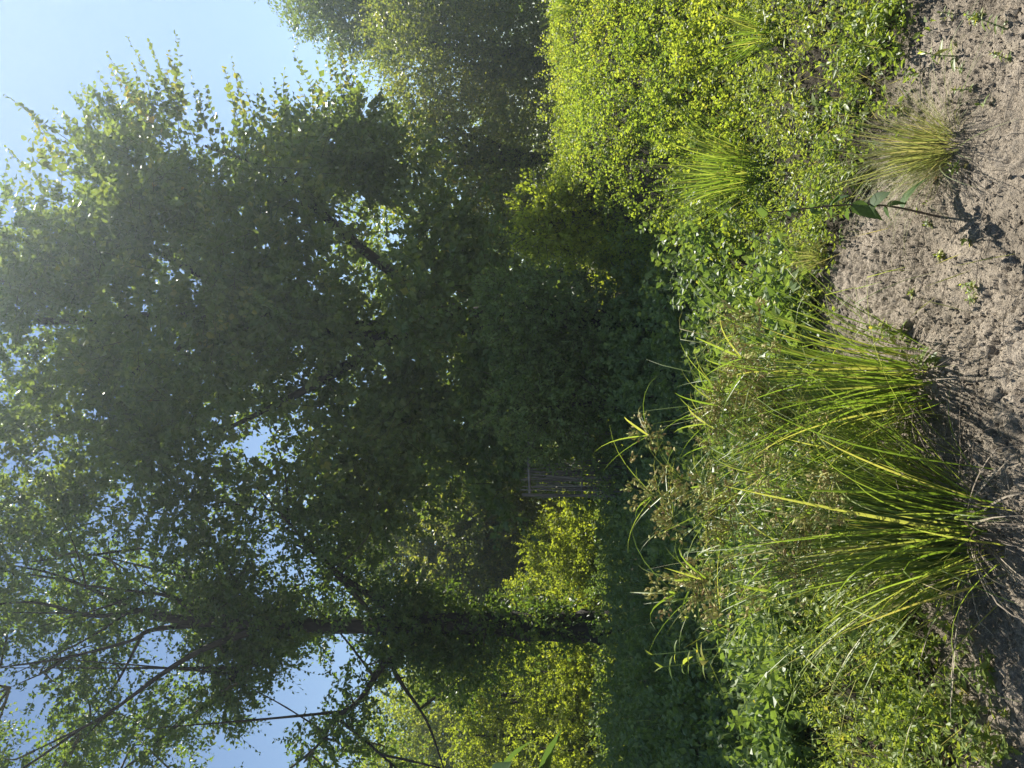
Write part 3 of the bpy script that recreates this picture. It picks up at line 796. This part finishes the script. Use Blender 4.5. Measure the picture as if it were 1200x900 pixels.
def leafy_weed(name, label, loc, h, nl, leafL, kind, seed, group=None, cat="weed", lean=(0, 0), opposite=True, stem_r=0.003, smat="stem_green", t0=0.2, droop=0.0, branches=0, taper=0.4):
    rng = np.random.default_rng(seed)
    loc = np.array(loc, float)
    if len(loc) == 2: loc = np.append(loc, 0)
    loc[2] = float(ground_h(loc[0], loc[1]))
    t = empty(name, tuple(loc), label, cat, group)
    def axis(p0, p1, h, n, r):
        pts = spline([p0, (np.asarray(p0) + p1) / 2 + rng.normal(size=3) * 0.03 * h, p1], 5)
        g = Geo(); tube(g, pts, np.linspace(r, r * 0.45, len(pts)), 6, 0.5)
        g.obj("stem", [M[smat]], t, True)
        for k in range(n):
            u = t0 + (1 - t0) * (k + 0.5) / n
            p = pts[min(int(u * (len(pts) - 1)), len(pts) - 1)]
            a = (k % 2) * math.pi / 2 + rng.normal() * 0.35 if opposite else k * 2.4 + rng.normal() * 0.3
            for s in ((0, math.pi) if opposite else (0,)):
                el = rng.normal() * 0.25 + 0.35 * u - 0.05 - droop
                d = (math.cos(a + s) * math.cos(el), math.sin(a + s) * math.cos(el), math.sin(el))
                place_leaf(t, LEAF[kind][rng.integers(3)], p, d, np.array([0, 0, 1.0]) + rng.normal(size=3) * 0.3, leafL * rng.uniform(0.6, 1.35) * (1 - taper * u))
        for k in range(2):
            a = rng.uniform(0, 6.28)
            place_leaf(t, LEAF[kind][0], pts[-1], (math.cos(a) * .5, math.sin(a) * .5, 1), (-math.cos(a), -math.sin(a), .6), leafL * 0.55)
    top = np.array([lean[0], lean[1], h])
    axis(np.array([0, 0, -0.01]), top, h, nl, stem_r)
    for k in range(branches):
        u = rng.uniform(0.25, 0.75); a = rng.uniform(0, 6.28)
        p0 = top * u
        axis(p0, p0 + np.array([math.cos(a) * h * .3, math.sin(a) * h * .3, h * .32]), h * .35, max(3, nl // 2), stem_r * .7)
    return t

# weeds that can be told apart
def gp(ix, iy):
    g = G(ix, iy); return (g[0], g[1])
young = leafy_weed("young_plant", "young upright plant with a dark stem and a few big drooping leaves on the clay", gp(1108, 256), 0.70, 16, 0.125, "big", 201, None, "plant", (0.03, -0.02), False, 0.005, "stem_dark", 0.36, 0.6, 0, 0.6)
tall = leafy_weed("tall_weed", "tall yellow-green weed with paired pointed leaves, left of the big grassy clumps", gp(1010, 770), 1.05, 11, 0.095, "lance", 202, None, "weed", (-0.03, 0.05), True, 0.005, "stem_green", 0.25, 0.0, 3)
tall2 = leafy_weed("tall_weed", "weed with pale rounded leaves between the tall yellow-green weed and the grassy clump", gp(1010, 715), 0.92, 11, 0.075, "ovate", 203, None, "weed", (0.02, 0.06), False, 0.004, "stem_green", 0.3, 0.1, 3)
edge = leafy_weed("broad_leaved_plant", "tall plant with large pale broad leaves at the left edge, at eye level", (-1.36, 2.42), 1.92, 9, 0.17, "big", 204, None, "plant", (0.03, 0.02), False, 0.008, "stem_green", 0.80, 0.25, 0, 0.25)
leafy_weed("low_weed", "small bright pointed-leaved weed on the clay right of the fine grass tuft", gp(1118, 66), 0.12, 6, 0.06, "lance", 205, None, "weed", (0.02, 0.0), True, 0.003, "stem_green", 0.1)
leafy_weed("low_weed", "greyish weed sprawling on the clay at the nearest right corner", gp(1185, 38), 0.10, 5, 0.05, "lance", 206, None, "weed", (0.06, 0.02), True, 0.003, "stem_green", 0.1)
leafy_weed("seedling", "tiny green seedling by itself on the bare clay near the fine grass tuft", gp(1158, 122), 0.03, 2, 0.035, "ovate", 207, None, "seedling", (0, 0), True, 0.002, "stem_green", 0.5)
leafy_weed("low_weed", "small pale-leaved weed at the foot of the right grassy clump", gp(1065, 392), 0.16, 8, 0.05, "ovate", 208, None, "weed", (0.03, 0.0), True, 0.003, "stem_green", 0.1, 0, 2)
leafy_weed("low_weed", "soft grey-green round-leaved weed where the right grassy clump meets the clay", gp(1100, 425), 0.10, 8, 0.045, "round", 209, None, "weed", (0.03, -0.02), False, 0.003, "stem_green", 0.1, 0, 2)

# the countable weeds along the clay edge
def weeds():
    rng = np.random.default_rng(300)
    specs = {
        "R": ("pointed-leaved green weed in the sunny weed bed right of the fine grass tuft", "sunny weeds in front of the creeper bank", "lance"),
        "L": ("rounded-leaved low weed on the sunlit clay at the near left corner", "low weeds at the near left", "ovate"),
        "E": ("tiny green weed on bare clay", "tiny weeds dotted over the clay", "ovate"),
        "M": ("small leafy weed among the stems round the two big grassy clumps", "leafy weeds round the big grassy clumps", "ovate"),
    }
    k = 0
    jobs = []
    for _ in range(58):
        jobs.append(("R", rng.uniform(830, 1075), rng.uniform(-10, 240)))
    for _ in range(48):
        jobs.append(("L", rng.uniform(985, 1195), rng.uniform(775, 910)))
    for _ in range(40):
        jobs.append(("M", rng.uniform(930, 1060), rng.uniform(480, 800)))
    for _ in range(36):
        jobs.append(("M", rng.uniform(960, 1100), rng.uniform(660, 800)))
    for _ in range(26):
        jobs.append(("M", rng.uniform(985, 1085), rng.uniform(425, 660)))
    for _ in range(26):
        jobs.append(("E", rng.uniform(960, 1190), rng.uniform(10, 430)))
    for _ in range(14):
        jobs.append(("E", rng.uniform(1040, 1190), rng.uniform(740, 880)))
    for key, ix, iy in jobs:
        x, y = gp(ix, iy)
        if key == "R" and plant_mask(np.array([x]), np.array([y]))[0] < 0.4: continue
        label, group, lk = specs[key]
        h = {"R": rng.uniform(0.10, 0.38), "L": rng.uniform(0.06, 0.22), "M": rng.uniform(0.3, 0.7), "E": rng.uniform(0.02, 0.07)}[key]
        kind = lk if rng.random() < 0.75 else ("ovate" if lk == "lance" else "lance")
        marks = {"R": (("the bright stiff grass tuft", 880, 200), ("the smaller dark grass tuft", 930, 40), ("the fine olive grass tuft", 1050, 165), ("the foot of the creeper bank", 840, 110), ("the bare clay at the right edge", 1065, 40)),
                 "L": (("the grey dead blades", 1130, 760), ("the left edge", 1060, 900), ("the nearest left corner", 1180, 880), ("the shaded ground cover", 990, 850)),
                 "E": (("the young dark-stemmed plant", 1110, 256), ("the fine olive grass tuft", 1112, 172), ("the nearest right corner", 1185, 40), ("the right grassy clump", 1075, 420), ("the dark bent twig", 985, 350), ("the left grassy clump", 1130, 760)),
                 "M": (("the tall yellow-green weed", 980, 770), ("the left grassy clump", 1040, 680), ("the gap between the grassy clumps", 1000, 540), ("the clay left of the clumps", 1090, 740))}[key]
        mk = min(marks, key=lambda m_: (m_[1] - ix) ** 2 + (m_[2] - iy) ** 2)[0]
        tall_ = h > {"R": 0.24, "L": 0.14, "M": 0.5, "E": 0.04}[key]
        label = (("upright " if tall_ else "flat ") if key == "E" else ("taller " if tall_ else "low ")) + ("pointed-leaved" if kind == "lance" else "rounded-leaved") + (" tiny weed on bare clay by " if key == "E" else " green weed growing by ") + mk
        leafy_weed("leafy_weed", label, (x, y), h, int(rng.integers(5, 9)), {"R": 0.062, "L": 0.048, "M": 0.05, "E": 0.03}[key] * rng.uniform(0.8, 1.25), kind, 400 + k, group, "weed",
                   (rng.normal() * 0.25 * h, rng.normal() * 0.25 * h), rng.random() < 0.6, 0.0022, "stem_green", 0.12, 0.0, int(rng.integers(0, 3)))
        k += 1
weeds()

# ------------------------------------------------------------------ blades, culms, flower heads
def blade_geo(L, w, a0, a1, rng, seg=9, kink=None, fold=0.35):
    """one grass blade from the origin, leaning towards +X: angle from the vertical goes a0 -> a1; returns verts, quads"""
    t = np.linspace(0, 1, seg + 1)
    a = a0 + (a1 - a0) * t ** 1.7
    if kink is not None: a = a + kink[1] * sstep(kink[0] - 0.03, kink[0] + 0.03, t)
    st = L / seg
    x = np.concatenate([[0], np.cumsum(np.sin(a[:-1]) * st)])
    z = np.concatenate([[0], np.cumsum(np.cos(a[:-1]) * st)])
    y = 0.05 * L * (rng.random() - 0.5) * t ** 2
    ww = w * np.minimum(1.0, (0.6 + 1.6 * t)) * (1 - t ** 2.2) * 0.5 + 0.0004
    tw = rng.normal() * 0.9 * t
    sx, sy = np.sin(tw) * np.cos(a), np.cos(tw)
    nx, nz = -np.cos(a), np.sin(a)
    v = []
    for k in range(seg + 1):
        c = np.array([x[k], y[k], z[k]])
        s = np.array([sx[k], sy[k], 0]) * ww[k]
        n = np.array([nx[k], 0, nz[k]]) * ww[k] * fold
        v += [c - s + n, c, c + s + n]
    q = []
    for k in range(seg):
        q += [(3 * k, 3 * k + 1, 3 * k + 4, 3 * k + 3), (3 * k + 1, 3 * k + 2, 3 * k + 5, 3 * k + 4)]
    return np.array(v), np.array(q), c

def blade_protos(name, n, Lr, w, a0r, a1r, mat, seed, kinkp=0.2):
    rng = np.random.default_rng(seed)
    out = []
    for _ in range(n):
        kink = (rng.uniform(0.55, 0.85), rng.uniform(0.5, 1.3)) if rng.random() < kinkp else None
        a0_ = rng.uniform(*a0r) * (1.6 if rng.random() < 0.25 else 1.0)
        v, q, _c = blade_geo(rng.uniform(*Lr), w * rng.uniform(0.6, 1.25), a0_, max(a0_ + 0.05, rng.uniform(*a1r) * rng.choice([0.45, 1.0, 1.0])), rng, kink=kink)
        g = Geo(); g.add(v, q, np.float32(0.0))
        out.append((g.mesh(name, [mat], True), v, q))
    return out

def rotz(v, a, s=1.0):
    c, n = math.cos(a) * s, math.sin(a) * s
    return np.stack([v[:, 0] * c - v[:, 1] * n, v[:, 0] * n + v[:, 1] * c, v[:, 2] * s], 1)

def head_mesh(seed):
    """an umbel: rays, knots of small spikelets and a few leafy bracts"""
    rng = np.random.default_rng(seed)
    g = Geo()
    oct_ = np.array([[0, 0, -1], [1, 0, 0], [-.5, .87, 0], [-.5, -.87, 0], [0, 0, 1.3]], float)
    of = np.array([(0, 2, 1), (0, 3, 2), (0, 1, 3), (4, 1, 2), (4, 2, 3), (4, 3, 1)])
    for k in range(rng.integers(8, 12)):
        d = nrm(rng.normal(size=3) * 0.75 + np.array([0, 0, 0.7]))
        L = rng.uniform(0.02, 0.085)
        tube(g, [np.zeros(3), d * L], [0.0011, 0.0007], 3, 0.9, 1)
        for j in range(rng.integers(9, 15)):
            c = d * L + rng.normal(size=3) * 0.010
            s = rng.uniform(0.005, 0.0085)
            ax = nrm(rng.normal(size=3) * .6 + d)
            u = nrm(np.cross(ax, rng.normal(size=3))); w = np.cross(ax, u)
            v = c + (oct_[:, :1] * u + oct_[:, 1:2] * w) * s * .6 + oct_[:, 2:] * ax * s
            g.add(v, of, rng.random(), 0)
    for k in range(rng.integers(4, 7)):
        v, q, _ = blade_geo(rng.uniform(0.12, 0.32), 0.006, rng.uniform(0.5, 1.2), rng.uniform(1.4, 2.2), rng, 6)
        g.add(rotz(v, rng.uniform(0, 6.28)), q, rng.uniform(0.3, 0.9), 2)
    return g.mesh("flower_head", [M["spikelet"], M["stem_green"], M["sedge"]])

HEADS = [head_mesh(500 + k) for k in range(6)]

def sedge(name, label, loc, n_part, n_stuff, n_culm, Lr, w, a1r, seed, cat="sedge", group=None, mat="sedge", a0r=(0.02, 0.35), spread=0.09, bias=None, n_dead=0, culmL=(0.9, 1.2), z=None, kinkp=0.2):
    rng = np.random.default_rng(seed)
    loc = np.array([loc[0], loc[1], 0.0])
    loc[2] = float(ground_h(loc[0], loc[1])) if z is None else z
    t = empty(name, tuple(loc), label, cat, group)
    matp = M["sedge_part"] if mat == "sedge" else M[mat]
    pro = blade_protos("blade", 34, Lr, w, a0r, a1r, matp, seed + 1, kinkp)
    def ang():
        a = rng.uniform(-math.pi, math.pi)
        if bias is not None and rng.random() < 0.45: a = bias + rng.normal() * 0.7
        return a
    for k in range(n_part):
        me, v, q = pro[rng.integers(len(pro))]
        o = link("blade", me, t)
        a = ang()
        rr = spread * math.sqrt(rng.random())
        o.location = (math.cos(a) * rr + rng.normal() * spread * .3, math.sin(a) * rr + rng.normal() * spread * .3, -0.01)
        o.rotation_euler = (0, 0, a)
        s = rng.uniform(0.62, 1.1)
        o.scale = (s, s, s)
    g = Geo()
    for k in range(n_stuff):
        me, v, q = pro[rng.integers(len(pro))]
        a = ang()
        rr = spread * math.sqrt(rng.random()) * 1.1
        g.add(rotz(v, a, rng.uniform(0.35, 1.0)) + np.array([math.cos(a) * rr + rng.normal() * spread * .35, math.sin(a) * rr + rng.normal() * spread * .35, -0.01]), q, rng.random(), 0)
    if n_stuff:
        tag(g.obj("blade_mass", [M[mat]], t, True), kind="stuff")
    if n_dead:
        dp = blade_protos("dead_blade", 10, (0.3, 0.62), w * .7, (0.9, 1.5), (1.3, 2.0), M["dead"], seed + 2, 0.35)
        for k in range(n_dead):
            o = link("dead_blade", dp[rng.integers(10)][0], t)
            o["label"] = "dry grey dead blade at the foot of the clump"
            a = rng.uniform(-math.pi, math.pi) if rng.random() < .4 else -math.pi / 2 + rng.normal() * 0.7
            o.location = (math.cos(a) * spread * .8, math.sin(a) * spread * .8, 0.06 * rng.random() + 0.02)
            o.rotation_euler = (0, 0, a)
            s = rng.uniform(0.7, 1.2); o.scale = (s, s, s)
    cul = []
    for k in range(8 if n_culm else 0):
        pts = []
        a1 = rng.uniform(0.15, 0.6); L = rng.uniform(*culmL); a0 = rng.uniform(0.02, 0.18)
        p = np.zeros(3); pts.append(p)
        for j in range(9):
            a = a0 + (a1 - a0) * (j / 9) ** 1.5
            p = p + np.array([math.sin(a), 0, math.cos(a)]) * L / 9
            pts.append(p)
        gg_ = Geo(); tube(gg_, pts, np.linspace(0.0026, 0.0014, 10), 5, rng.random(), 0)
        cul.append((gg_.mesh("culm", [M["stem_green"]], True), pts[-1], a1))
    for k in range(n_culm):
        me, tip, a1 = cul[rng.integers(8)]
        c = link("culm", me, t)
        a = ang(); rr = spread * math.sqrt(rng.random())
        c.location = (math.cos(a) * rr, math.sin(a) * rr, -0.01)
        c.rotation_euler = (0, 0, a)
        s = rng.uniform(0.7, 1.05); c.scale = (s, s, s)
        h = link("flower_head", HEADS[rng.integers(len(HEADS))], c)
        h.location = tip
        h.rotation_euler = (0, a1, rng.uniform(0, 6.28))
        sh = rng.uniform(0.9, 1.7); h.scale = (sh, sh, sh)
    return t

b1 = G(1078, 448); b2 = G(1135, 618)
sedge("grassy_clump", "tall green clump with brown flower heads, right and farther of the two big ones", b1, 155, 130, 26, (0.7, 1.4), 0.0105, (0.5, 1.9), 600, bias=1.9, n_dead=34, culmL=(0.6, 1.3), kinkp=0.45, spread=0.13, a0r=(0.02, 0.5))
sedge("grassy_clump", "tall clump with grey dead blades at its foot, left and nearer of the big two", b2, 190, 180, 33, (0.65, 1.3), 0.0105, (0.5, 1.9), 620, bias=1.9, n_dead=70, spread=0.18, culmL=(0.55, 1.18), kinkp=0.45, a0r=(0.02, 0.55))
b3 = G(1075, 535)
sedge("grassy_clump", "lesser green clump half hidden between and behind the two big grassy clumps", b3, 34, 24, 9, (0.5, 1.05), 0.008, (0.5, 1.9), 630, bias=1.6, n_dead=8, spread=0.13, culmL=(0.6, 0.95), kinkp=0.4)
tr = G(893, 200)
sedge("grass_tuft", "bright green tuft of long stiff blades in front of the sunlit creeper bank", (tr[0] * 0.97, tr[1] * 0.97), 130, 160, 0, (0.7, 1.05), 0.009, (0.3, 1.1), 640, "grass", a0r=(0.02, 0.5), spread=0.12)
tr = G(930, 40)
sedge("grass_tuft", "smaller dark green grass tuft leaning over the weeds at the right edge", (tr[0], tr[1]), 60, 60, 0, (0.35, 0.6), 0.008, (0.5, 1.5), 650, "grass", spread=0.06)
tr = P(690, 5, 8.6)
sedge("grass_tuft", "sunlit grass tuft on top of the creeper bank at the right edge", (tr[0], tr[1]), 50, 40, 0, (0.35, 0.6), 0.01, (0.4, 1.3), 655, "grass", spread=0.08)
tr = G(815, 700)
sedge("grass_tuft", "shaded tuft of long arching blades below the dark straight trunk", (tr[0], tr[1]), 110, 110, 0, (0.7, 1.1), 0.011, (0.6, 1.6), 660, "grass", spread=0.16)
tr = G(830, 835)
sedge("grass_tuft", "shaded tuft of long blades at the far left, in the dark ground cover", (tr[0], tr[1]), 70, 60, 0, (0.6, 0.95), 0.011, (0.6, 1.6), 665, "grass", spread=0.14)
tr = G(800, 395)
sedge("grass_tuft", "dim grass tuft in the shade just behind the right grassy clump", (tr[0], tr[1]), 50, 40, 0, (0.4, 0.6), 0.01, (0.6, 1.5), 668, "grass", spread=0.1)
tr = G(1112, 172)
sedge("fine_grass_tuft", "wispy pale olive tuft of hair-fine grass on the clay, right of the young plant", (tr[0], tr[1]), 140, 620, 0, (0.25, 0.58), 0.0026, (0.4, 2.3), 670, "grass", None, "fine_grass", (0.02, 0.9), 0.06, math.pi / 2)
tr = G(972, 300)
sedge("fine_grass_tuft", "small grey-green tuft at the far edge of the clay with two yellow blades", (tr[0], tr[1]), 60, 240, 0, (0.2, 0.36), 0.0026, (0.3, 1.2), 680, "grass", None, "fine_grass", (0.05, 0.5), 0.04)

# ------------------------------------------------------------------ the stick shelter in the shade
def shelter():
    rng = np.random.default_rng(700)
    D = 11.4
    o0 = P(712, 548, D); o0[2] = float(ground_h(o0[0], o0[1]))
    t = empty("stick_shelter", tuple(o0), "small grey shelter of upright weathered sticks under a pole lintel, deep in the shade", "shelter")
    q = lambda ix, iy, dz=0.0: P(ix, iy, D + dz) - o0
    for k in range(46):
        iy = 543 + 36 * rng.random(); dz = rng.uniform(-0.15, 0.35)
        top = q(rng.uniform(610, 650), iy + rng.normal() * 4, dz); bot = q(715, iy + rng.normal() * 6, dz); bot[2] = -0.05
        g = Geo(); tube(g, spline([bot, (top + bot) / 2 + rng.normal(size=3) * 0.05, top], 4), np.linspace(0.014, 0.007, 9) * rng.uniform(.6, 1.3), 6, 0.5)
        g.obj("stick", [M["old_wood"]], t, True)
    for nm, a, b, r in (("lintel", q(620, 505), q(621, 580), 0.022), ("rail", q(684, 530, -.05), q(682, 580, -.05), 0.018)):
        g = Geo(); tube(g, spline([a, (a + b) / 2 + np.array([0, 0, .01]), b], 4), r, 7, 0.5)
        g.obj(nm, [M["old_wood"]], t, True)
    for iy in (507, 580):
        a = q(612, iy); b = a.copy(); b[2] = -0.1
        g = Geo(); tube(g, spline([b, (a + b) / 2, a], 4), 0.025, 7, 0.5)
        g.obj("post", [M["old_wood"]], t, True)
shelter()

# ------------------------------------------------------------------ bits lying on the clay
def twig(pts, r, label, seed):
    rng = np.random.default_rng(seed)
    p = np.array([(*G(a, b)[:2], 0) for a, b in pts])
    p[:, 2] = ground_h(p[:, 0], p[:, 1]) + 0.018 + rng.random(len(p)) * 0.012
    o0 = p[0].copy()
    g = Geo(); tube(g, spline(p - o0, 4), np.linspace(r, r * .4, (len(p) - 1) * 4 + 1), 6, 0.5)
    o = g.obj("twig", [M["stem_dark"]], None, True)
    o.location = o0
    tag(o, label, "twig")
twig([(962, 312), (975, 335), (990, 362), (1004, 392)], 0.008, "dark bent twig lying on the clay just right of the grassy clump", 1)
twig([(1085, 6), (1084, 60), (1087, 120)], 0.003, "long thin stalk lying across the clay near the right edge", 2)
def straw():
    rng = np.random.default_rng(710)
    g = Geo()
    spots = [(G(1130, 215), 40, 0.14), (G(1150, 520), 26, 0.2), (G(1170, 640), 60, 0.25), (G(1100, 820), 50, 0.3), (G(1020, 320), 30, 0.25), (G(1090, 330), 70, 0.7), (G(1110, 120), 60, 0.5), (G(1150, 820), 60, 0.4)]
    for c, n, s in spots:
        for k in range(n):
            a = rng.uniform(0, 6.28); L = rng.uniform(0.05, 0.2)
            p = c[:2] + rng.normal(size=2) * s
            d = np.array([math.cos(a), math.sin(a)]) * L
            z0 = float(ground_h(p[0], p[1])) + 0.02
            tube(g, [(*p, z0), (*(p + d / 2), z0 + 0.012 * rng.random() + 0.004), (*(p + d), z0)], [0.0014, 0.0014, 0.0008], 4, rng.random())
    tag(g.obj("dry_straw", [M["dead"]]), kind="stuff")
straw()
for ix, iy, a, lab in ((1106, 207, 0.4, "orange dead leaf lying on the clay by the fine grass tuft"), (1142, 203, 1.5, "dark curled dead leaf on the clay, nearer than the orange one"), (1113, 884, 2.0, "brown dead leaf among the low weeds at the near left corner")):
    c = G(ix, iy); z = float(ground_h(c[0], c[1])) + 0.022
    me = unit_leaf("dead_leaf", M["dead_leaf"] if "dark" not in lab else M["stem_dark"], 0.3, "ovate", 0.5, 0.3)
    o = link("dead_leaf", me)
    o.location = (c[0], c[1], z); o.rotation_euler = (0.1, 0.2, a); o.scale = (0.05, 0.05, 0.05)
    tag(o, lab, "leaf")

# ------------------------------------------------------------------ the bright air
def haze():
    x0, x1, y0, y1, z0, z1 = -75, 75, -6, 75, -3.0, 24.0
    v = [(x, y, z) for x in (x0, x1) for y in (y0, y1) for z in (z0, z1)]
    f = [(0, 1, 3, 2), (4, 6, 7, 5), (0, 4, 5, 1), (2, 3, 7, 6), (0, 2, 6, 4), (1, 5, 7, 3)]
    m, nt, out = new_mat("bright_air")
    pv = nt.nodes.new("ShaderNodeVolumePrincipled")
    pv.inputs["Color"].default_value = (0.78, 0.92, 1.0, 1)
    pv.inputs["Density"].default_value = HAZE
    pv.inputs["Anisotropy"].default_value = 0.68
    nt.links.new(pv.outputs[0], out.inputs["Volume"])
    g = Geo(); g.add(v, f, 0.0)
    tag(g.obj("haze", [m]), kind="stuff")
if HAZE: haze()
